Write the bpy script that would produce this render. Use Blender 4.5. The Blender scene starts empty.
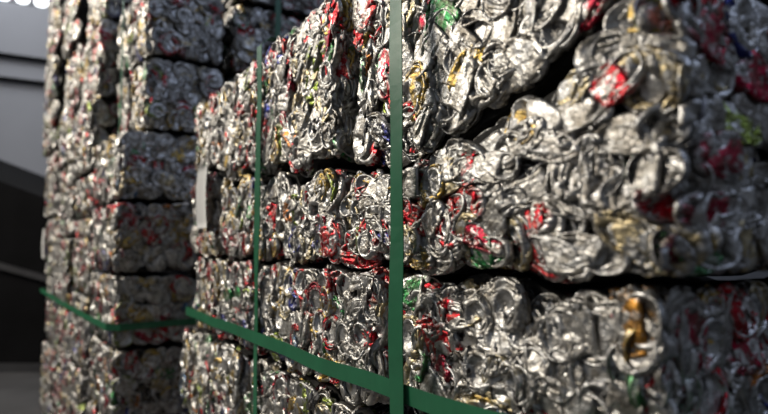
import bpy, math, random
import numpy as np
from mathutils import Vector, Matrix, noise as mnoise

random.seed(7)
RNG = np.random.default_rng(11)
scene = bpy.context.scene
COL = scene.collection
EYE = 0.95                      # eye height above the floor, metres

# ------------------------------------------------------------------ materials
def new_mat(name):
    m = bpy.data.materials.new(name)
    m.use_nodes = True
    nt = m.node_tree
    return m, nt, nt.nodes['Principled BSDF']

def node(nt, kind, **kw):
    n = nt.nodes.new(kind)
    for k, v in kw.items():
        setattr(n, k, v)
    return n

def ramp(nt, src, stops):
    r = node(nt, 'ShaderNodeValToRGB')
    els = r.color_ramp.elements
    while len(els) < len(stops):
        els.new(0.5)
    for e, (p, c) in zip(els, stops):
        e.position = p
        e.color = c if len(c) == 4 else (*c, 1)
    nt.links.new(src, r.inputs[0])
    return r

def mixc(nt, fac, a, b, blend='MIX'):
    m = node(nt, 'ShaderNodeMix', data_type='RGBA', blend_type=blend)
    for sock, v in ((m.inputs['Factor'], fac), (m.inputs[6], a), (m.inputs[7], b)):
        if hasattr(v, 'is_output'):
            nt.links.new(v, sock)
        elif isinstance(v, (int, float)):
            sock.default_value = v
        else:
            sock.default_value = (*v, 1)
    return m.outputs[2]

def math_node(nt, op, a, b=0.0):
    m = node(nt, 'ShaderNodeMath', operation=op)
    for s, v in zip(m.inputs, (a, b)):
        if hasattr(v, 'is_output'):
            nt.links.new(v, s)
        else:
            s.default_value = v
    return m.outputs[0]

def can_material(name, per_object):
    """bare and printed aluminium sheet; the ink comes from the object colour or from the 'ink' attribute"""
    m, nt, bs = new_mat(name)
    L = nt.links.new
    wrap = node(nt, 'ShaderNodeAttribute', attribute_name='wrap')
    printed = node(nt, 'ShaderNodeAttribute', attribute_name='printed')
    if per_object:
        info = node(nt, 'ShaderNodeObjectInfo')
        ink, rnd = info.outputs['Color'], info.outputs['Random']
    else:
        at = node(nt, 'ShaderNodeAttribute', attribute_name='ink')
        ink, rnd = at.outputs['Color'], at.outputs['Alpha']
    off = node(nt, 'ShaderNodeVectorMath', operation='ADD')
    comb = node(nt, 'ShaderNodeCombineXYZ')
    L(math_node(nt, 'MULTIPLY', rnd, 37.0), comb.inputs[0])
    L(math_node(nt, 'MULTIPLY', rnd, 91.0), comb.inputs[2])
    L(wrap.outputs['Vector'], off.inputs[0]); L(comb.outputs[0], off.inputs[1])
    big = node(nt, 'ShaderNodeTexNoise'); big.inputs['Scale'].default_value = 24; big.inputs['Detail'].default_value = 1.5
    L(off.outputs[0], big.inputs['Vector'])
    fine = node(nt, 'ShaderNodeTexNoise'); fine.inputs['Scale'].default_value = 95; fine.inputs['Detail'].default_value = 2
    L(off.outputs[0], fine.inputs['Vector'])
    graphic = ramp(nt, big.outputs['Fac'], [(0.44, (0, 0, 0)), (0.46, (1, 1, 1))]).outputs[0]
    letters = ramp(nt, fine.outputs['Fac'], [(0.57, (0, 0, 0)), (0.59, (1, 1, 1))]).outputs[0]
    silver = (0.72, 0.715, 0.70)
    art = mixc(nt, graphic, mixc(nt, letters, silver, mixc(nt, 0.5, ink, (0.5, 0.5, 0.5))), mixc(nt, letters, ink, mixc(nt, 0.6, ink, silver)))
    base = mixc(nt, printed.outputs['Fac'], silver, art)
    # dried drink and dust stuck to the sheet
    dirt = node(nt, 'ShaderNodeTexNoise'); dirt.inputs['Scale'].default_value = 60; dirt.inputs['Detail'].default_value = 4
    L(off.outputs[0], dirt.inputs['Vector'])
    dfac = ramp(nt, dirt.outputs['Fac'], [(0.40, (0, 0, 0)), (0.70, (0.85, 0.85, 0.85))]).outputs[0]
    base = mixc(nt, dfac, base, (0.15, 0.13, 0.10))
    L(base, bs.inputs['Base Color'])
    bs.inputs['Metallic'].default_value = 0.96
    rr = node(nt, 'ShaderNodeMapRange'); rr.inputs[3].default_value = 0.30; rr.inputs[4].default_value = 0.56
    L(dirt.outputs['Fac'], rr.inputs[0]); L(rr.outputs[0], bs.inputs['Roughness'])
    crinkle = node(nt, 'ShaderNodeTexNoise'); crinkle.inputs['Scale'].default_value = 170; crinkle.inputs['Detail'].default_value = 3
    L(off.outputs[0], crinkle.inputs['Vector'])
    warp = node(nt, 'ShaderNodeVectorMath', operation='MULTIPLY_ADD')
    L(crinkle.outputs['Color'], warp.inputs[0]); warp.inputs[1].default_value = (.010, .010, .010); L(off.outputs[0], warp.inputs[2])
    facet = node(nt, 'ShaderNodeTexVoronoi'); facet.inputs['Scale'].default_value = 95
    L(warp.outputs[0], facet.inputs['Vector'])
    height = math_node(nt, 'ADD', math_node(nt, 'MULTIPLY', facet.outputs['Distance'], 1.0), math_node(nt, 'MULTIPLY', crinkle.outputs['Fac'], .5))
    stretch = node(nt, 'ShaderNodeVectorMath', operation='MULTIPLY')
    L(warp.outputs[0], stretch.inputs[0]); stretch.inputs[1].default_value = (60, 60, 260)
    pleat = node(nt, 'ShaderNodeTexNoise'); pleat.inputs['Scale'].default_value = 1.0; pleat.inputs['Detail'].default_value = 2
    L(stretch.outputs[0], pleat.inputs['Vector'])
    height = math_node(nt, 'ADD', height, math_node(nt, 'MULTIPLY', pleat.outputs['Fac'], 1.0))
    bp = node(nt, 'ShaderNodeBump'); bp.inputs['Strength'].default_value = 0.5; bp.inputs['Distance'].default_value = 0.0022
    L(height, bp.inputs['Height']); L(bp.outputs[0], bs.inputs['Normal'])
    return m

M_CAN = can_material('aluminium can sheet', True)
M_LOOSE = can_material('aluminium can sheet packed', False)

def simple_mat(name, col, rough=0.5, metal=0.0, var=0.25, scale=6.0, bump=0.0, col2=None):
    m, nt, bs = new_mat(name)
    tc = node(nt, 'ShaderNodeTexCoord')
    nz = node(nt, 'ShaderNodeTexNoise'); nz.inputs['Scale'].default_value = scale; nz.inputs['Detail'].default_value = 5
    nt.links.new(tc.outputs['Object'], nz.inputs['Vector'])
    c2 = col2 or tuple(c * (1 - var) for c in col)
    nt.links.new(ramp(nt, nz.outputs['Fac'], [(0.35, c2), (0.65, col)]).outputs[0], bs.inputs['Base Color'])
    bs.inputs['Roughness'].default_value = rough; bs.inputs['Metallic'].default_value = metal
    if bump:
        b = node(nt, 'ShaderNodeBump'); b.inputs['Strength'].default_value = bump; b.inputs['Distance'].default_value = 0.01
        nt.links.new(nz.outputs['Fac'], b.inputs['Height']); nt.links.new(b.outputs[0], bs.inputs['Normal'])
    return m

M_CORE = simple_mat('gap-shade bale core', (0.030, 0.028, 0.025), 0.85, 0.0, 0.6, 45, 0.6)  # near-black colour paints the shade in the gaps between cans and bales
M_STRAP = simple_mat('green strapping band', (0.022, 0.175, 0.080), 0.38, 0.0, 0.15, 30, 0.05)
M_PAPER = simple_mat('white paper', (0.82, 0.82, 0.80), 0.7, 0, 0.05, 12)
M_WALL = simple_mat('grey painted wall', (0.50, 0.51, 0.55), 0.8, 0, 0.08, 1.5)
M_FLOOR = simple_mat('worn concrete', (0.085, 0.085, 0.09), 0.6, 0, 0.35, 2.5, 0.1)
M_DARK = simple_mat('black painted steel', (0.008, 0.008, 0.009), 0.95, 0.0, 0.3, 4)
M_DARK.node_tree.nodes['Principled BSDF'].inputs['Specular IOR Level'].default_value = .1
M_RAIL = simple_mat('dark grey steel rail', (0.06, 0.06, 0.065), 0.5, 0.3, 0.2, 8)
M_FRAME = simple_mat('window frame paint', (0.10, 0.105, 0.115), 0.6, 0, 0.1, 5)
def glow_mat(name, col, strength):
    m, nt, bs = new_mat(name)
    bs.inputs['Base Color'].default_value = (0.8, 0.8, 0.8, 1)
    bs.inputs['Emission Color'].default_value = (*col, 1)
    bs.inputs['Emission Strength'].default_value = strength
    return m
M_SKYPANE = glow_mat('daylit window pane', (0.95, 0.98, 1.0), 2.2)

# ------------------------------------------------------------------ tagging
def tag(o, label=None, cat=None, group=None, kind=None):
    if label: o['label'] = label
    if cat: o['category'] = cat
    if group: o['group'] = group
    if kind: o['kind'] = kind
    return o

def link(name, me, parent=None, mat=None):
    o = bpy.data.objects.new(name, me)
    COL.objects.link(o)
    if parent is not None: o.parent = parent
    if mat is not None and not me.materials: me.materials.append(mat)
    return o

def empty(name, loc, rz=0.0):
    o = bpy.data.objects.new(name, None)
    o.empty_display_size = 0.05
    COL.objects.link(o); o.location = loc; o.rotation_euler = (0, 0, rz)
    return o

def mesh(name, verts, faces, smooth=False):
    me = bpy.data.meshes.new(name)
    me.from_pydata([tuple(v) for v in verts], [], [tuple(f) for f in faces])
    me.polygons.foreach_set('use_smooth', [smooth] * len(me.polygons))
    me.update()
    return me

def box_geo(x0, x1, y0, y1, z0, z1, V=None, F=None):
    V = [] if V is None else V; F = [] if F is None else F
    b = len(V)
    V += [(x, y, z) for z in (z0, z1) for y in (y0, y1) for x in (x0, x1)]
    F += [tuple(b + i for i in q) for q in ((0, 2, 3, 1), (4, 5, 7, 6), (0, 1, 5, 4), (2, 6, 7, 3), (0, 4, 6, 2), (1, 3, 7, 5))]
    return V, F

# ------------------------------------------------------------------ crushing cans
# A drink can as one surface of revolution, pressed between closing walls
# with inextensible-sheet constraints, so that the sheet buckles and folds.
T = 56
PROFILE = [(0.0015, .0105), (.009, .0098), (.016, .0072), (.0215, .0022), (.0243, 0), (.0262, .0018), (.0300, .0065), (.033, .0125)]
N_BOT = len(PROFILE)
PROFILE += [(.033, .0125 + .088 * k / 25) for k in range(1, 25)]
N_BODY_END = len(PROFILE)
PROFILE += [(.033, .1005), (.0300, .1065), (.0275, .1115), (.0268, .1130), (.0254, .1120), (.0247, .1075), (.0228, .1065), (.0155, .1075), (.008, .1075), (.0015, .1075)]
R = len(PROFILE)

def crush(variants, steps=170, iters=5):
    NV = len(variants)
    th = np.arange(T) * 2 * np.pi / T
    pr = np.array(PROFILE)
    base = np.stack([pr[:, 0, None] * np.cos(th), pr[:, 0, None] * np.sin(th), np.repeat(pr[:, 1, None] - .0565, T, 1)], -1)  # R,T,3
    P = np.repeat(base[None], NV, 0)
    rest0 = P.copy()
    # a few random first dents so that each can folds its own way
    for v in range(NV):
        for _ in range(7):
            a, z, s = RNG.uniform(0, 6.28), RNG.uniform(-.05, .05), RNG.uniform(.002, .007)
            c = np.array([.033 * math.cos(a), .033 * math.sin(a), z])
            d2 = ((P[v] - c) ** 2).sum(-1)
            P[v, :, :, :2] *= (1 - s / .033 * np.exp(-d2 / .016 ** 2))[..., None]
    P += RNG.normal(0, .00035, P.shape) * (pr[:, 0] / .033)[None, :, None, None] ** 2
    rot, half0, half1 = [], [], []
    for mode, dims in variants:
        if mode == 'axial':
            q = Matrix.Rotation(RNG.uniform(-.22, .22), 3, 'X') @ Matrix.Rotation(RNG.uniform(-.22, .22), 3, 'Y')
        elif mode == 'side':
            q = Matrix.Rotation(RNG.uniform(-.25, .25), 3, 'Z') @ Matrix.Rotation(math.pi / 2 + RNG.uniform(-.2, .2), 3, 'Y')
        else:
            q = Matrix.Rotation(RNG.uniform(0, 6.28), 3, 'Z') @ Matrix.Rotation(RNG.uniform(.5, 1.1), 3, 'Y')
        rot.append(np.array(q)); half1.append(np.array(dims) / 2)
    rot = np.array(rot)
    P = np.einsum('vij,vrtj->vrti', rot, P)
    half0 = np.abs(P).max((1, 2)) * np.array([1.25, 1.25, 1.0]) + .001
    half1 = np.minimum(np.array(half1), half0)
    def ln(a, b): return np.sqrt(((a - b) ** 2).sum(-1))
    Q0 = rest0
    stiff_row = np.where((np.arange(R) < N_BOT - 1) | (np.arange(R) > N_BODY_END + 1), 0.85, 0.045)
    fams = []
    def fam(ra, rb, ca, cb, k):
        La = ln(Q0[0][np.ix_(ra, ca)], Q0[0][np.ix_(rb, cb)])
        fams.append((np.ix_(range(NV), ra, ca), np.ix_(range(NV), rb, cb), La, k))
    allc = np.arange(T); allr = np.arange(R)
    for par in (0, 1):
        ra = np.arange(par, R - 1, 2)
        fam(ra, ra + 1, allc, allc, 1.0)
        ca = np.arange(par, T, 2)
        fam(allr, allr, ca, (ca + 1) % T, 1.0)
        fam(ra, ra + 1, allc, (allc + 1) % T, .6)
        fam(ra, ra + 1, allc, (allc - 1) % T, .6)
    for par in (0, 2):
        ra = np.array([i for i in range(R - 2) if i % 4 in (par, par + 1)])
        fam(ra, ra + 2, allc, allc, (0.5 * (stiff_row[ra] + stiff_row[ra + 1]))[None, :, None])
        ca = np.array([j for j in range(T) if j % 4 in (par, par + 1)])
        fam(allr, allr, ca, (ca + 2) % T, stiff_row[None, :, None])
    ends = []
    for rows_ in (np.arange(0, N_BOT - 1), np.arange(N_BODY_END + 1, R)):
        X = rest0[0][rows_].reshape(-1, 3)
        ends.append((rows_, X - X.mean(0)))
    end_k = np.array([.55 if m == 'axial' else .12 if m == 'oblique' else .05 for m, _ in variants])
    prev = P.copy()
    for s in range(steps + 12):
        f = min(1.0, (s + 1) / steps)
        f = 1 - (1 - f) ** 1.3
        h = half0 + (half1 - half0) * f
        vel = (P - prev) * 0.55
        prev = P.copy()
        P = P + vel
        for _ in range(iters):
            for ia, ib, L0, k in fams:
                a, b = P[ia], P[ib]
                d = b - a
                l = np.sqrt((d * d).sum(-1)) + 1e-9
                c = (0.5 * k * (l - L0) / l)[..., None] * d
                P[ia] = a + c; P[ib] = b - c
            # the ends are stiff, pressed sheet: pull them back towards their own shape
            for rows_, ref in ends:
                X = P[:, rows_].reshape(NV, -1, 3)
                c = X.mean(1, keepdims=True)
                Hm = np.einsum('nki,kj->nij', X - c, ref)
                Um, _, Vt = np.linalg.svd(Hm)
                dt = np.sign(np.linalg.det(np.einsum('nij,njk->nik', Um, Vt)))
                Um[:, :, 2] *= dt[:, None]
                Rm = np.einsum('nij,njk->nik', Um, Vt)
                G = np.einsum('nij,kj->nki', Rm, ref) + c
                X = X + (G - X) * end_k[:, None, None]
                P[:, rows_] = X.reshape(NV, len(rows_), T, 3)
            # closing walls: flat below and above, rounded around
            e = (np.abs(P[..., 0] / h[:, None, None, 0]) ** 2.7 + np.abs(P[..., 1] / h[:, None, None, 1]) ** 2.7) ** (1 / 2.7)
            P[..., :2] /= np.maximum(e, 1.0)[..., None]
            P[..., 2] = np.clip(P[..., 2], -h[:, None, None, 2], h[:, None, None, 2])
    return P, half1

VARIANTS = []
for i in range(16):
    VARIANTS.append(('axial', (RNG.uniform(.066, .080), RNG.uniform(.058, .072), RNG.uniform(.013, .022))))
for i in range(12):
    VARIANTS.append(('side', (RNG.uniform(.080, .112), RNG.uniform(.054, .072), RNG.uniform(.012, .019))))
for i in range(10):
    VARIANTS.append(('oblique', (RNG.uniform(.066, .086), RNG.uniform(.056, .070), RNG.uniform(.014, .022))))
CRUSHED, HALF = crush(VARIANTS)

def grid_can(P, step):
    """verts, quads and the print attributes of one crushed can at a grid step"""
    rows = list(range(0, R, step))
    if rows[-1] != R - 1: rows.append(R - 1)
    cols = list(range(0, T, step))
    n = len(cols)
    V = P[np.ix_(rows, cols)].reshape(-1, 3)
    F = []
    for i in range(len(rows) - 1):
        for j in range(n):
            # the drinking hole in the lid
            if rows[i] >= R - 4 and rows[i] <= R - 3 and 0.02 < (cols[j] / T) < 0.24 and step == 1:
                continue
            a, b = i * n + j, i * n + (j + 1) % n
            F.append((a, b, b + n, a + n))
    F.append(tuple(range(n - 1, -1, -1)))
    F.append(tuple(len(V) - n + j for j in range(n)))
    th = np.array(cols) * 2 * np.pi / T
    wrap = np.zeros((len(rows), n, 3)); pr = np.zeros((len(rows), n))
    for i, r in enumerate(rows):
        wrap[i, :, 0] = np.cos(th) * PROFILE[r][0]; wrap[i, :, 1] = np.sin(th) * PROFILE[r][0]; wrap[i, :, 2] = PROFILE[r][1]
        pr[i] = 1.0 if N_BOT - 2 < r < N_BODY_END + 1 else 0.0
    return V, F, wrap.reshape(-1, 3), pr.reshape(-1)

GRIDS = [[grid_can(CRUSHED[v], s) for v in range(len(VARIANTS))] for s in (1, 2)]

def set_attrs(me, wrap, pr, ink=None):
    a = me.attributes.new('wrap', 'FLOAT_VECTOR', 'POINT'); a.data.foreach_set('vector', np.asarray(wrap, np.float32).ravel())
    a = me.attributes.new('printed', 'FLOAT', 'POINT'); a.data.foreach_set('value', np.asarray(pr, np.float32).ravel())
    if ink is not None:
        a = me.attributes.new('ink', 'FLOAT_COLOR', 'POINT'); a.data.foreach_set('color', np.asarray(ink, np.float32).ravel())

LIB = []
for lv in (0, 1):
    row = []
    for v in range(len(VARIANTS)):
        V, F, w, p = GRIDS[lv][v]
        me = mesh('crushed_can', V, F, True)
        set_attrs(me, w, p)
        me.materials.append(M_CAN)
        row.append(me)
    LIB.append(row)

INKS = [  # weight, colour
    (34, (0.62, 0.60, 0.56)), (9, (0.36, 0.34, 0.31)), (15, (0.60, 0.018, 0.035)), (6, (0.36, 0.015, 0.045)),
    (11, (0.66, 0.46, 0.13)), (8, (0.66, 0.56, 0.34)), (4, (0.05, 0.26, 0.09)), (4, (0.34, 0.44, 0.08)),
    (3, (0.06, 0.08, 0.36)), (1, (0.14, 0.26, 0.44)), (4, (0.04, 0.04, 0.045)), (4, (0.78, 0.75, 0.70)), (2, (0.62, 0.22, 0.05))]
def pick_ink(rnd):
    t = rnd.uniform(0, sum(w for w, _ in INKS))
    for w, c in INKS:
        t -= w
        if t <= 0: return c
    return INKS[0][1]

# ------------------------------------------------------------------ bales
def core_mesh(u0, u1, w0, w1, zb, zt, inset, seed):
    """lumpy block of compacted metal; zb / zt give bottom and top at a given u"""
    n = (max(4, int((u1 - u0) / .025)), max(4, int((w1 - w0) / .03)), 8)
    V, F, idx = [], [], {}
    def pt(i, j, k):
        key = (i, j, k)
        if key in idx: return idx[key]
        u = u0 + inset + (u1 - u0 - 2 * inset) * i / n[0]
        w = w0 + inset + (w1 - w0 - 2 * inset) * j / n[1]
        b, t = zb(u) + .006, zt(u) - .006
        z = b + (t - b) * k / n[2]
        q = Vector((u * 28 + seed, w * 28, z * 28))
        d = Vector((mnoise.noise(q), mnoise.noise(q + Vector((9, 4, 1))), mnoise.noise(q + Vector((3, 8, 5))) * .3)) * .009
        idx[key] = len(V); V.append((u + d.x, w + d.y, z + d.z))
        return idx[key]
    A, B, C_ = n
    for i in range(A):
        for j in range(B):
            F.append((pt(i, j, 0), pt(i, j + 1, 0), pt(i + 1, j + 1, 0), pt(i + 1, j, 0)))
            F.append((pt(i, j, C_), pt(i + 1, j, C_), pt(i + 1, j + 1, C_), pt(i, j + 1, C_)))
    for i in range(A):
        for k in range(C_):
            F.append((pt(i, 0, k), pt(i + 1, 0, k), pt(i + 1, 0, k + 1), pt(i, 0, k + 1)))
            F.append((pt(i, B, k), pt(i, B, k + 1), pt(i + 1, B, k + 1), pt(i + 1, B, k)))
    for j in range(B):
        for k in range(C_):
            F.append((pt(0, j, k), pt(0, j, k + 1), pt(0, j + 1, k + 1), pt(0, j + 1, k)))
            F.append((pt(A, j, k), pt(A, j + 1, k), pt(A, j + 1, k + 1), pt(A, j, k + 1)))
    return mesh('compacted_core', V, F, False)

class Stack:
    def __init__(self, corner, along):
        self.o = Vector((corner[0], corner[1], EYE))
        self.U = Vector((along[0], along[1], 0)).normalized()
        self.W = Vector((-self.U.y * -1, self.U.x * -1, 0))     # to the right and away
    def at(self, u, w, h):
        return self.o + self.U * u + self.W * w + Vector((0, 0, h))

def const(v): return lambda u: v
def lerp(pts):
    def f(u):
        if u <= pts[0][0]: return pts[0][1]
        for (a, x), (b, y) in zip(pts, pts[1:]):
            if u <= b: return x + (y - x) * (u - a) / (b - a)
        return pts[-1][1]
    return f

def place_cans(face, rnd, pitch, style, edge=1.0, size=1.0, lean=0.0):
    """spots on one face: list of (u, w, z, normal(u,w,z), tangent, variant, scale)"""
    (na, nb), point, normal, tang = face['size'], face['point'], face['normal'], face['tangent']
    out = []
    rows = max(1, round(nb / pitch / 0.92)); cols = max(1, round(na / pitch))
    for r in range(rows):
        for c in range(cols + (r % 2)):
            a = (c + (0.5 if r % 2 == 0 else 0.0)) / cols + rnd.uniform(-.24, .24) / cols
            b = (r + .5) / rows + rnd.uniform(-.24, .24) / rows
            a = min(max(a, .02), .98); b = min(max(b, .06), .94)
            ea, eb = min(a, 1 - a) * na, min(b, 1 - b) * nb      # distance to the edges of the face
            depth = -.016 * max(0, 1 - ea / .03) - .016 * edge * max(0, 1 - eb / .03)
            depth += rnd.uniform(-.008, .005)
            tilt_a = (1 if a > .5 else -1) * max(0, 1 - ea / .035) * .55 + rnd.gauss(0, .14)
            tilt_b = (1 if b > .5 else -1) * max(0, 1 - eb / .035) * .5 * edge + rnd.gauss(0, .14)
            n = Vector(normal) + Vector(tang) * tilt_a + Vector((0, 0, 1)) * tilt_b
            n.normalize()
            flat = style(a, b)
            if rnd.random() < flat:
                v = rnd.choice(range(16, 28)); ang = lean + rnd.gauss(0, .3) + (math.pi if rnd.random() < .5 else 0)
            else:
                v = rnd.choice(list(range(16)) + list(range(28, 38)) + list(range(16, 19))); ang = rnd.uniform(0, 6.283)
            if rnd.random() < .5: flip = True
            else: flip = False
            sc = rnd.uniform(.88, 1.12) * size; push = 0 if edge > .9 or rnd.random() > .93 else -1 if r == 0 else 1 if r == rows - 1 else 0
            out.append((Vector(point(a, b)), n, Vector(tang), ang, flip, v, sc, depth, push))
    return out

def settle(M, V, lim, push=0):
    """slide a can back inside the pressed outline of its bale"""
    A = np.array(M); W_ = V @ A[:3, :3].T + A[:3, 3]
    x = W_.mean(0)[0]
    b, t = lim['z'](x)
    lo = np.array([lim['x'][0], lim['y'][0], b]); hi = np.array([lim['x'][1], lim['y'][1], t])
    mn, mx = W_.min(0), W_.max(0)
    d = np.maximum(lo - mn, 0) - np.maximum(mx - hi, 0)
    if push < 0: d[2] = lo[2] - mn[2]
    if push > 0: d[2] = hi[2] - mx[2]
    M = M.copy(); M.translation = M.translation + Vector(d)
    return M

def spot_matrix(spot, half, squash=1.0):
    p, n, tg, ang, flip, v, sc, depth, push = spot
    x = (tg - n * tg.dot(n)).normalized(); y = n.cross(x)
    m = Matrix((x, y, n)).transposed()
    m = m @ Matrix.Rotation(ang, 3, 'Z')
    if flip: m = m @ Matrix.Rotation(math.pi, 3, 'X')
    p = p + n * (depth - half * sc * .75)
    return Matrix.LocRotScale(p, m.to_quaternion(), Vector((sc * (2 - squash) ** .5, sc * squash, sc)) if 16 <= v < 28 else Vector((sc, sc, sc)))

HINTS = [  # inks seen at given spots of the lit face: along, height from eye level, reach, ink
    (0.105, -0.085, 0.040, (0.62, 0.6, 0.56)),
    (0.138, -0.132, 0.033, (0.62, 0.6, 0.56)),
    (0.208, 0.14, 0.026, (0.66, 0.46, 0.13)),
    (0.056, 0.136, 0.021, (0.6, 0.018, 0.035)),
    (0.025, 0.136, 0.02, (0.72, 0.6, 0.36)),
    (0.02, 0.116, 0.02, (0.6, 0.018, 0.035)),
    (-0.002, 0.074, 0.02, (0.6, 0.018, 0.035)),
    (0.038, -0.014, 0.031, (0.72, 0.6, 0.36)),
    (-0.008, 0.004, 0.022, (0.6, 0.018, 0.035)),
    (0.167, 0.009, 0.025, (0.6, 0.018, 0.035)),
    (0.236, 0.043, 0.02, (0.6, 0.018, 0.035)),
    (0.284, 0.034, 0.02, (0.6, 0.018, 0.035)),
    (0.611, -0.028, 0.026, (0.6, 0.018, 0.035)),
    (0.504, -0.029, 0.024, (0.6, 0.018, 0.035)),
    (0.467, 0.12, 0.02, (0.06, 0.08, 0.4)),
    (0.642, 0.111, 0.023, (0.66, 0.46, 0.13)),
    (0.071, -0.068, 0.02, (0.62, 0.3, 0.06)),
    (1.082, -0.011, 0.032, (0.6, 0.018, 0.035)),
    (-0.008, 0.103, 0.02, (0.05, 0.26, 0.09)),
    (0.289, -0.084, 0.02, (0.34, 0.44, 0.08)),
    (0.052, -0.098, 0.042, (0.62, 0.6, 0.56)),
    (0.185, -0.106, 0.046, (0.62, 0.6, 0.56)),
    (0.193, -0.066, 0.03, (0.62, 0.6, 0.56)),
    (0.313, 0.22, 0.062, (0.62, 0.6, 0.56)),
    (0.257, 0.25, 0.051, (0.36, 0.34, 0.31)),
    (0.333, 0.14, 0.042, (0.62, 0.6, 0.56)),
    (0.178, 0.225, 0.046, (0.62, 0.6, 0.56)),
    (0.658, 0.303, 0.027, (0.34, 0.44, 0.08)),
    (0.487, 0.331, 0.03, (0.6, 0.018, 0.035)),
    (0.097, 0.137, 0.026, (0.36, 0.34, 0.31)),
    (0.145, 0.133, 0.026, (0.36, 0.34, 0.31)),
    (0.223, 0.181, 0.031, (0.62, 0.6, 0.56)),
    (0.208, 0.068, 0.042, (0.62, 0.6, 0.56)),
    (0.333, 0.006, 0.039, (0.62, 0.6, 0.56)),
    (0.208, 0.021, 0.029, (0.62, 0.6, 0.56)),
    (0.114, 0.041, 0.052, (0.62, 0.6, 0.56)),
    (0.071, 0.072, 0.058, (0.36, 0.34, 0.31)),
    (0.126, -0.005, 0.032, (0.62, 0.6, 0.56)),
    (0.042, 0.036, 0.037, (0.62, 0.6, 0.56)),
    (0.536, -0.065, 0.031, (0.62, 0.6, 0.56)),
    (0.344, -0.148, 0.031, (0.36, 0.015, 0.045)),
    (0.313, -0.107, 0.025, (0.6, 0.018, 0.035)),
    (0.145, -0.138, 0.022, (0.6, 0.018, 0.035)),
    (0.63, -0.082, 0.026, (0.66, 0.46, 0.13)),
    (0.859, -0.128, 0.032, (0.72, 0.6, 0.36)),
    (0.389, 0.045, 0.021, (0.6, 0.018, 0.035)),
    (0.734, 0.278, 0.062, (0.72, 0.6, 0.36)),
    (0.511, 0.236, 0.037, (0.62, 0.6, 0.56)),
    (0.355, 0.288, 0.029, (0.36, 0.015, 0.045)),
    (1.12, 0.27, 0.043, (0.72, 0.6, 0.36)),
    (0.978, 0.171, 0.034, (0.36, 0.34, 0.31)),
    (0.65, 0.025, 0.023, (0.36, 0.015, 0.045))]

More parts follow.
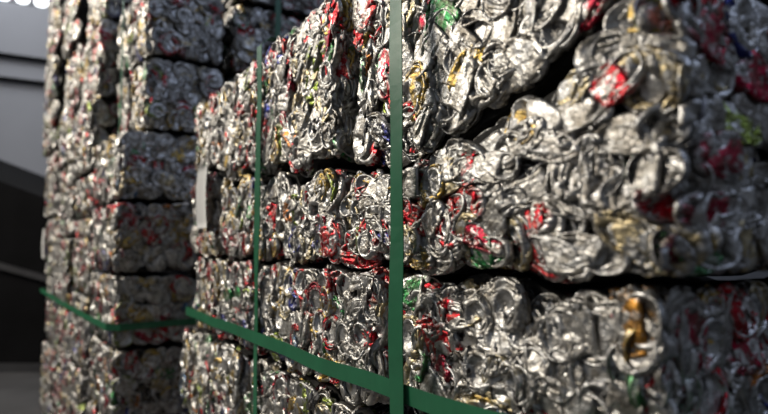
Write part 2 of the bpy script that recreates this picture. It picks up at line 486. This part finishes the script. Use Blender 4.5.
N_IND = [0]
def bale(stack, u0, u1, w0, w1, zb, zt, label, group, seed, front=('ind', .042), end=('pack', .05), side_far=None, top=None, lv=0, style=None, turn=0.0, edge=1.0, size=1.0, lean=0.0, squash=1.0, name='crushed_can_bale', cat='bale'):
    rnd = random.Random(seed)
    zb = zb if callable(zb) else const(zb); zt = zt if callable(zt) else const(zt)
    uc, wc = (u0 + u1) / 2, (w0 + w1) / 2
    base = min(zb(u0), zb(u1))
    root = empty(name, stack.at(uc, wc, base))
    root.rotation_euler = (0, 0, math.atan2(stack.U.y, stack.U.x) + turn)
    tag(root, label, cat, group)
    # local frame: x along U, y = z cross x.  W may be -y or +y
    ysign = 1 if Vector((-stack.U.y, stack.U.x, 0)).dot(stack.W) > 0 else -1
    def loc(u, w, z): return Vector((u - uc, (w - wc) * ysign, z - base))
    style = style or (lambda a, b: .25)
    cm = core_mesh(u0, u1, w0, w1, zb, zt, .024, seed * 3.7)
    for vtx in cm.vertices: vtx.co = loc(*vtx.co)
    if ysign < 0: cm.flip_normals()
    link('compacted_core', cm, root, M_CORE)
    faces = []
    hmid = (zt(uc) - zb(uc))
    if front: faces.append((front, dict(size=(u1 - u0, hmid), point=lambda a, b: loc(u0 + (u1 - u0) * a, w0, zb(u0 + (u1 - u0) * a) * (1 - b) + zt(u0 + (u1 - u0) * a) * b), normal=(0, -ysign, 0), tangent=(1, 0, 0))))
    if end: faces.append((end, dict(size=(w1 - w0, zt(u0) - zb(u0)), point=lambda a, b: loc(u0, w0 + (w1 - w0) * a, zb(u0) * (1 - b) + zt(u0) * b), normal=(-1, 0, 0), tangent=(0, ysign, 0))))
    if side_far: faces.append((side_far, dict(size=(w1 - w0, zt(u1) - zb(u1)), point=lambda a, b: loc(u1, w0 + (w1 - w0) * a, zb(u1) * (1 - b) + zt(u1) * b), normal=(1, 0, 0), tangent=(0, ysign, 0))))
    ys = sorted(((w0 - wc) * ysign, (w1 - wc) * ysign))
    slope = max(abs(zb(u0) - zb(u)) + abs(zt(u0) - zt(u)) for u in [u0 + (u1 - u0) * k / 7 for k in range(8)]) > .004
    def zlim(x):
        u = x + uc
        if not slope: return zb(uc) - base + .002, zt(uc) - base - .002
        return max(zb(u - .016), zb(u + .016)) - base + .001, min(zt(u - .016), zt(u + .016)) - base - .001
    lim = dict(x=(u0 - uc + .001, u1 - uc - .001), y=(ys[0] - .003, ys[1] + .003), z=zlim)
    n_ind = 0
    PV, PF, PW, PP, PI, nb = [], [], [], [], [], 0
    for (mode, pitch), face in faces:
        spots = place_cans(face, rnd, pitch, style, edge, size, lean)
        if mode == 'ind': spots.sort(key=lambda s: s[0].x)      # the near end first
        for s in spots:
            ink = pick_ink(rnd)
            if stack is near and face['normal'][1] != 0:
                cand = [(math.hypot(s[0].x + uc - hu, s[0].z + base - hh) / hr, hi) for hu, hh, hr, hi in HINTS]
                q, hi = min(cand)
                if q < 1: ink = hi
            M = settle(spot_matrix(s, HALF[s[5]][2], squash), GRIDS[1][s[5]][0], lim, s[8])
            if mode == 'ind' and n_ind < 100:
                o = bpy.data.objects.new('crushed_can', LIB[lv][s[5]])
                COL.objects.link(o); o.parent = root
                o.matrix_basis = M; o.color = (*ink, 1)
                n_ind += 1; N_IND[0] += 1
            else:
                V, F, w, p = GRIDS[1][s[5]]
                A = np.array(M)
                PV.append(V @ A[:3, :3].T + A[:3, 3]); PF += [tuple(i + nb for i in f) for f in F]
                PW.append(w); PP.append(p); PI.append(np.tile(np.array([*ink, rnd.random()]), (len(V), 1))); nb += len(V)
    # a second, deeper layer that closes the gaps of the first
    for (mode, pitch), face in faces:
        if mode != 'ind' or lv > 0: continue
        for s in place_cans(face, rnd, pitch * 1.25, style, edge, size, lean):
            s = s[:7] + (s[7] - .020, s[8])
            ink = pick_ink(rnd); M = settle(spot_matrix(s, HALF[s[5]][2], squash), GRIDS[1][s[5]][0], lim, s[8])
            V, F, w, p = GRIDS[1][s[5]]; A = np.array(M)
            PV.append(V @ A[:3, :3].T + A[:3, 3]); PF += [tuple(i + nb for i in f) for f in F]
            PW.append(w); PP.append(p); PI.append(np.tile(np.array([*ink, rnd.random()]), (len(V), 1))); nb += len(V)
    if nb:
        me = mesh('packed_cans', np.concatenate(PV), PF, True)
        set_attrs(me, np.concatenate(PW), np.concatenate(PP), np.concatenate(PI))
        tag(link('packed_cans', me, root, M_LOOSE), kind='stuff')
    return root

# ---- the near stack
near = Stack((0.227, 0.446), (-.515, .857))
GN = 'crushed can bales of the near stack'
D = 0.36
swoosh = lambda a, b: .85 if a < .8 else .4
discs = lambda a, b: .12
mid_top = lerp([(0, .232), (.05, .205), (.10, .172), (.27, .128), (.41, .098), (.62, .125)])
top_bot = lerp([(.0, .262), (.05, .222), (.10, .192), (.21, .152), (.41, .100), (.57, .124)])
seam = lerp([(.58, .118), (.63, .140), (.69, .142), (.73, .116), (.79, .120), (.83, .152), (.89, .156), (.93, .132), (.99, .136), (1.03, .170), (1.09, .172), (1.13, .145), (1.2, .150), (1.24, .182), (1.3, .186), (1.35, .21), (1.42, .205), (1.46, .186), (1.55, .205)])
low = lambda u: -.034 + .0075 * math.sin(u * 31) + .004 * math.sin(u * 67 + 1)
foot = lambda u: -.236 + .007 * math.sin(u * 27 + 2) + .003 * math.sin(u * 71)
foot_up = lambda u: foot(u) + .003
foot_dn = lambda u: foot(u) - .003
low_up = lambda u: low(u) + .002
low_dn = lambda u: low(u) - .002
over = lambda u: seam(u) + .0055
under = lambda u: seam(u) - .0055
shingle = lambda a, b: .55
bale(near, .01, .572, .012, D, top_bot, .43, 'topmost near-stack bale of crushed cans, its lower edge sloping up over a dark gap', GN, 1, front=('ind', .040), style=shingle, lean=.95, size=.92, end=('pack', .042), edge=.25)
bale(near, .585, .955, 0, D, over, .42, 'top-row near-stack bale of crushed cans, just behind the wide vertical strap', GN, 2, front=('ind', .037), style=shingle, lean=1.1, size=.86, edge=.25)
bale(near, .968, 1.55, .004, D, over, .415, 'top-row near-stack bale at the far end, above the white paper tag', GN, 3, front=('ind', .037), style=discs, size=.84, side_far=('pack', .06), edge=.25)
bale(near, 0, .575, 0, D, low_up, mid_top, 'swollen middle bale at the near corner, red cans and folded sheets above the long seam', GN, 4, squash=.74, front=('ind', .0355), style=swoosh, size=.82, end=('ind', .042), edge=.35)
bale(near, .588, 1.272, .004, D, low_up, under, 'middle-row near-stack bale crossed by the thin vertical strap, above the long seam', GN, 5, front=('ind', .0355), size=.80, edge=.25)
bale(near, 1.29, 1.55, .0, D, low_up, under, 'narrow middle-row bale carrying the white paper tag at the far end of the near stack', GN, 6, front=('ind', .037), size=.82, side_far=('pack', .06), edge=.25)
bale(near, .03, .43, .012, D, -.232, low_dn, 'lower-row bale at the near corner with big round can ends, below the long seam', GN, 7, front=('ind', .038), style=discs, size=.84, end=('ind', .043), edge=.35)
bale(near, .445, .99, 0, D, foot_up, low_dn, 'lower-row bale between the two vertical straps, crossed by the horizontal strap', GN, 8, front=('ind', .037), style=discs, size=.82, edge=.35)
bale(near, 1.005, 1.522, .004, D, foot_up, low_dn, 'lower-row bale at the far end of the near stack, crossed by the horizontal strap', GN, 9, front=('ind', .037), size=.82, side_far=('pack', .06), edge=.25)
bale(near, .0, .52, .02, D, -.475, -.25, 'bale under the horizontal strap at the near end of the near stack, mostly cut off', GN, 10, front=('ind', .055), lv=1)
bale(near, .535, 1.03, .0, D, -.475, foot_dn, 'bale below the strap crossing where the thin vertical strap ends in the near stack', GN, 11, edge=.25)
bale(near, 1.045, 1.60, -.010, D, -.475, foot_dn, 'bale jutting out to the left beneath the horizontal strap of the near stack', GN, 12, edge=.25, side_far=('pack', .06))
bale(near, .0, .78, .0, D, -.95, -.485, 'bottom bale at the near end of the near stack, standing on the floor', GN, 13, front=('pack', .07), end=('pack', .08), lv=1)
bale(near, .795, 1.57, -.02, D, -.95, -.485, 'bottom bale at the far end of the near stack, standing on the floor', GN, 14, front=('pack', .065), end=None, side_far=('pack', .08), lv=1)

# ---- the far stack
far = Stack((-.874, 1.95), (-.572, .820))
GF = 'crushed can bales of the far stack'
cols = [(0, .49, 'nearest its shaded corner'), (.515, .99, 'second from its shaded corner'), (1.02, 1.49, 'third from its shaded corner'), (1.515, 2.0, 'at its far left edge')]
WD = .275
HS = [[(.655, .93), (.395, .648), (.15, .388), (-.093, .144), (-.335, -.100), (-.58, -.342), (-.95, -.587)],
      [(.935, 1.20), (.60, .928), (.30, .593), (.12, .293), (-.20, .113), (-.50, -.207), (-.95, -.507)],
      [(.98, 1.30), (.72, .973), (.40, .713), (.04, .393), (-.30, .033), (-.62, -.307), (-.95, -.627)],
      [(1.10, 1.46), (.80, 1.093), (.52, .793), (.16, .513), (-.17, .153), (-.55, -.177), (-.95, -.557)]]
ORD = ['topmost', 'second from the top', 'third from the top', 'fourth from the top', 'fifth from the top', 'sixth from the top', 'bottom']
rj = random.Random(5)
sd = 30
for ci, (a, c, cn) in enumerate(cols):
    for ri, (b, t) in enumerate(HS[ci]):
        sd += 1
        up = b > .37
        off = (.078, .036, .0, -.028)[ci] if up else 0
        off += rj.uniform(0, .008) if ci == 0 else rj.uniform(-.015, .015)
        ind = ci < 2 and ri < 6
        bale(far, a + (.007 if up else 0), c, off, off + WD, b, t, f'crushed can bale {ORD[ri]} in far stack column {cn}', GF, sd,
             front=('ind' if ind else 'pack', .052 if ci < 2 else .06), end=('ind' if ind else 'pack', .05) if ci == 0 else ('pack', .07) if ci == 1 else None,
             side_far=('pack', .07) if ci > 1 else None, lv=1, turn=rj.uniform(-.01, .01), style=lambda a, b: .3, edge=.35)
# ---- the column behind, seen over the near stack
back_rows = [(.93, 1.2, 'upper bale of the column behind the dark slot, cut off by the frame'), (.655, .92, 'top bale of the column behind the dark slot, with a green strap'), (.40, .645, 'second bale down of the column behind the dark slot, above the near stack'),
             (.15, .39, 'third bale down of the column behind the dark slot, mostly hidden'), (-.10, .14, 'fourth bale down behind the near stack, hidden in shade')]
for i, (b, t, lab) in enumerate(back_rows[:4]):
    bale(far, .02 + .01 * i, .60, .405, .80, b, t, lab, 'crushed can bales behind the dark slot', 70 + i, front=('pack', .07), end=('ind', .048), lv=1)
bale(far, .02, .60, .405, .80, -.95, .14, 'tall lower bale behind the near stack, standing on the floor out of sight', 'crushed can bales behind the dark slot', 79, front=('pack', .08), end=('pack', .08), lv=1)

# ------------------------------------------------------------------ straps
def ribbon(name, path, across, width, thick, label, group, seed, parent_cat='strap', closed=True):
    """flat band that follows path (world points); across = direction of the width at each point"""
    n = len(path)
    V, F = [], []
    for i, p in enumerate(path):
        q, r = path[(i + 1) % n] if closed or i + 1 < n else path[i], path[i - 1] if closed or i > 0 else path[i]
        tdir = (q - r).normalized()
        ac = across[i].normalized()
        nrm = tdir.cross(ac).normalized()
        for s, d in ((-1, -1), (1, -1), (1, 1), (-1, 1)):
            V.append(p + ac * (s * width / 2) + nrm * (d * thick / 2))
    m = n if closed else n - 1
    for i in range(m):
        a, b = i * 4, ((i + 1) % n) * 4
        for k in range(4):
            F.append((a + k, a + (k + 1) % 4, b + (k + 1) % 4, b + k))
    if not closed:
        F.append((0, 1, 2, 3)); F.append(tuple(4 * (n - 1) + k for k in (3, 2, 1, 0)))
    o0 = path[0].copy()
    me = mesh(name, [v - o0 for v in V], F, False)
    o = link(name, me, None, M_STRAP); o.location = o0
    tag(o, label, 'strap', group)
    return o

def dense(pts, step=.02):
    out = []
    for a, b in zip(pts, pts[1:] + pts[:1]):
        k = max(1, int((b - a).length / step))
        out += [a.lerp(b, i / k) for i in range(k)]
    return out

def vstrap(st, u, w0, w1, h0, h1, width, label, group, seed, lean=0.0):
    rnd = random.Random(seed)
    pts = [st.at(u, w0 + .02, h0), st.at(u, w0, h0 + .02), st.at(u + lean, w0, h1 - .02), st.at(u + lean, w0 + .02, h1),
           st.at(u + lean, w1 - .02, h1), st.at(u + lean, w1, h1 - .02), st.at(u, w1, h0 + .02), st.at(u, w1 - .02, h0)]
    path = dense(pts)
    path = [p + st.W * (.0025 * mnoise.noise(p * 9 + Vector((seed, 0, 0)))) + st.U * (.004 * mnoise.noise(p * 5 + Vector((0, seed, 0)))) for p in path]
    ac = [st.U + st.W * (.18 * mnoise.noise(p * 6)) for p in path]
    return ribbon('strapping_band', path, ac, width, .0012, label, group, seed)

GS = 'green strapping bands'
vstrap(near, .373, -.0225, D + .03, -.238, .445, .029, 'wide green strap running straight up the front of the near stack', GS, 1)
vstrap(near, .943, -.0075, D + .03, -.482, .44, .027, 'thin-looking green strap running vertically down the far half of the near stack', GS, 2, lean=-.005)

def hstrap(st, pts, width, label, seed, h):
    path = dense([st.at(u, w, h(u, w)) for u, w in pts], .02)
    path = [p + Vector((0, 0, .004 * mnoise.noise(p * 5 + Vector((seed, 0, 0))))) for p in path]
    ac = [Vector((0, 0, 1)) + st.W * (.15 * mnoise.noise(p * 6)) for p in path]
    return ribbon('strapping_band', path, ac, width, .0012, label, GS, seed)

g = .0155
hstrap(near, [(1.531, -.004), (1.531, D + .02), (1.48, D + .045), (.05, D + .045), (-g, D + .02), (-g, .03), (.02, -g), (.2, -g), (.6, -g), (1.0, -g), (1.52, -g)], .0235,
       'green strap running along the lower part of the near stack, crossing under the vertical ones', 3, lambda u, w: -.188 + max(0, .35 - u) * .075 + (.08 * max(0, w) if u < 0 else 0))
hstrap(far, [(2.01 + g, .03), (2.01 + g, WD + .01), (1.97, WD + .045), (.04, WD + .045), (-g, WD + .02), (-g, .02), (.02, -g), (1.0, -.023), (1.98, -.023)], .022,
       'green strap wrapped level round the corner of the far stack', 4, lambda u, w: -.266)
vstrap(far, .27, .058, WD + .11, .391, .94, .022, 'green strap running vertically up the lit side of the far stack, near its corner', GS, 5)

# strap on the shaded end of the column behind
def estrap(st, w, u0, u1, h0, h1, width, label, seed):
    pts = [st.at(u0 + .02, w, h0), st.at(u0, w, h0 + .02), st.at(u0, w, h1 - .02), st.at(u0 + .02, w, h1), st.at(u1 - .02, w, h1), st.at(u1, w, h1 - .02), st.at(u1, w, h0 + .02), st.at(u1 - .02, w, h0)]
    path = dense(pts)
    return ribbon('strapping_band', path, [st.W.copy() for _ in path], width, .0012, label, GS, seed)
estrap(far, .565, .0, .62, .142, 1.215, .024, 'green strap on the bales behind the dark slot, above the near stack', 6)

# ------------------------------------------------------------------ paper tags
def paper_tag(st, u, w, h0, h1, width, label, seed):
    V, F = [], []
    NU, NZ = 6, 10
    for k in range(2):
        for i in range(NZ + 1):
            for j in range(NU + 1):
                a = (j / NU - .5) * width
                z = h0 + (h1 - h0) * i / NZ
                bow = .004 * math.sin(i / NZ * 3.1) + .003 * math.sin(j * 1.3 + seed) + k * .0006
                V.append(st.at(u + a, w - bow, z) - st.at(u, w, h0))
    n = NU + 1; S = (NZ + 1) * n
    for i in range(NZ):
        for j in range(NU):
            q = (i * n + j, i * n + j + 1, (i + 1) * n + j + 1, (i + 1) * n + j)
            F.append(q); F.append(tuple(S + x for x in reversed(q)))
    rim = [j for j in range(n)] + [i * n + NU for i in range(1, NZ + 1)] + [NZ * n + j for j in range(NU - 1, -1, -1)] + [i * n for i in range(NZ - 1, 0, -1)]
    for a, b in zip(rim, rim[1:] + rim[:1]): F.append((a, b, S + b, S + a))
    o = link('paper_tag', mesh('paper_tag', V, F, True), None, M_PAPER)
    o.location = st.at(u, w, h0)
    return tag(o, label, 'tag', 'white paper tags')
paper_tag(near, 1.352, -.016, .045, .212, .105, 'white paper tag on the far end of the near stack', 1)
paper_tag(far, 1.86, -.024, -.075, .095, .12, 'white paper tag on the far left edge of the far stack', 2)

# ------------------------------------------------------------------ hall
def struct(name, V, F, mat, parent=None):
    o = link(name, mesh(name, V, F), parent, mat)
    if parent is None: tag(o, kind='structure')
    return o
V, F = box_geo(-14, 20, -6, 26, -.15, 0); struct('floor', V, F, M_FLOOR)
# end wall, parallel to the shaded ends of the stacks
wd = Vector((.857, .515, 0)); wn = Vector((.515, -.857, 0))
rz = math.atan2(wd.y, wd.x)
wall_o = Vector((-5.0, 6.6, 0))
def wall_box(name, x0, x1, y0, y1, z0, z1, mat, parent=None, structure=True):
    V, F = box_geo(x0, x1, y0, y1, z0, z1)
    o = link(name, mesh(name, V, F), parent, mat)
    if parent is None:
        o.location = wall_o; o.rotation_euler = (0, 0, rz)
        if structure: tag(o, kind='structure')
    return o
SILL = 3.82
wall_box('wall_back', -6, 26, 0, .25, 0, SILL, M_WALL)
wall_box('wall_back_upper', -6, 26, 0, .25, SILL + .9, 6.0, M_WALL)
win = empty('window_1', wall_o + Vector((0, 0, SILL)), rz); tag(win, kind='structure')
def rounded_pane(x0, x1, z0, z1, r, y0, y1):
    pts = []
    for cx, cz, a0 in ((x1 - r, z0 + r, -90), (x1 - r, z1 - r, 0), (x0 + r, z1 - r, 90), (x0 + r, z0 + r, 180)):
        for k in range(5):
            a = math.radians(a0 + 22.5 * k); pts.append((cx + r * math.cos(a), cz + r * math.sin(a)))
    n = len(pts)
    V = [(x, y0, z) for x, z in pts] + [(x, y1, z) for x, z in pts]
    F = [tuple(range(n)), tuple(range(2 * n - 1, n - 1, -1))] + [(i, n + i, n + (i + 1) % n, (i + 1) % n) for i in range(n)]
    return V, F
V, F = box_geo(-6, 14, .06, .2, 0, .9); struct('window_frame', V, F, M_FRAME, win)
x = -2.6
k = 0
while x < 8:
    V, F = rounded_pane(x, x + .145, .03, .87, .05, .02, .12)
    struct('pane', V, F, M_SKYPANE, win)
    x += .195
for z in (2.86, 3.14):
    wall_box('pipe_rail', -6, 14, -.05, -.015, z, z + .05, M_DARK, None, False)
rails = [o for o in COL.objects if o.name.startswith('pipe_rail')]
tag(rails[0], 'lower dark rail running along the grey back wall', 'rail', 'rails on the back wall')
tag(rails[1], 'upper dark rail running along the grey back wall', 'rail', 'rails on the back wall')

# dark chute-like machine standing at the left of the far stack
mach = empty('conveyor_housing', (-3.2, 4.6, 0)); tag(mach, 'black sloping machine housing on the floor left of the far stack', 'machine')
def prism(name, prof, y0, y1, mat, parent):
    n = len(prof)
    V = [(x, y0, z) for x, z in prof] + [(x, y1, z) for x, z in prof]
    F = [tuple(range(n)), tuple(range(2 * n - 1, n - 1, -1))] + [(i, n + i, n + (i + 1) % n, (i + 1) % n) for i in range(n)]
    return link(name, mesh(name, V, F), parent, mat)
prism('housing', [(-1.2, .06), (1.6, .06), (1.6, .93), (-1.2, 1.99)], 0, 1.6, M_DARK, mach)
prism('side_rail', [(-1.2, 1.17), (1.4, .47), (1.4, .51), (-1.2, 1.22)], -.04, 0, M_RAIL, mach)
prism('base_plate', [(-1.25, 0), (1.65, 0), (1.65, .06), (-1.25, .06)], -.05, 1.65, M_RAIL, mach)

# ------------------------------------------------------------------ light
def area(name, loc, target, sx, sy, power, col):
    l = bpy.data.lights.new(name, 'AREA'); l.shape = 'RECTANGLE'; l.size = sx; l.size_y = sy; l.energy = power; l.color = col
    o = bpy.data.objects.new(name, l); COL.objects.link(o)
    o.location = loc
    o.rotation_euler = (Vector(target) - Vector(loc)).to_track_quat('-Z', 'Y').to_euler()
    return o
area('side_window_daylight', (-5.5, 1.9, 3.9), (0, 1, .9), 2.2, 1.2, 235, (1.0, .92, .795))
area('wall_fill_light', (-4.2, 5.2, 5.2), (-2.8, 6.8, 2.6), 2.0, .8, 52, (.95, .97, 1.0))  # added fill lamp that brightens the back wall, not a real window
area('yard_daylight', (3.2, -.6, 4.4), (-.5, 2.0, 1.5), 2.0, 1.6, 25, (.58, .70, 1.0))
w = bpy.data.worlds.new('hall daylight'); scene.world = w; w.use_nodes = True
w.node_tree.nodes['Background'].inputs[0].default_value = (.62, .70, .85, 1)
w.node_tree.nodes['Background'].inputs[1].default_value = .12

# ------------------------------------------------------------------ camera
cd = bpy.data.cameras.new('camera'); cam = bpy.data.objects.new('camera', cd); COL.objects.link(cam)
cam.location = (0, 0, EYE)
cam.rotation_euler = (math.pi / 2 + math.atan(38 / 600), 0, 0)
cd.lens = 600 / 768 * 36; cd.sensor_width = 36; cd.clip_start = .02
cd.dof.use_dof = True; cd.dof.focus_distance = .86; cd.dof.aperture_fstop = 3.2
scene.camera = cam

vs = scene.view_settings
vs.view_transform = 'Standard'; vs.look = 'None'; vs.exposure = 0.12; vs.gamma = 1.0; vs.use_curve_mapping = False
print('individual cans', N_IND[0])
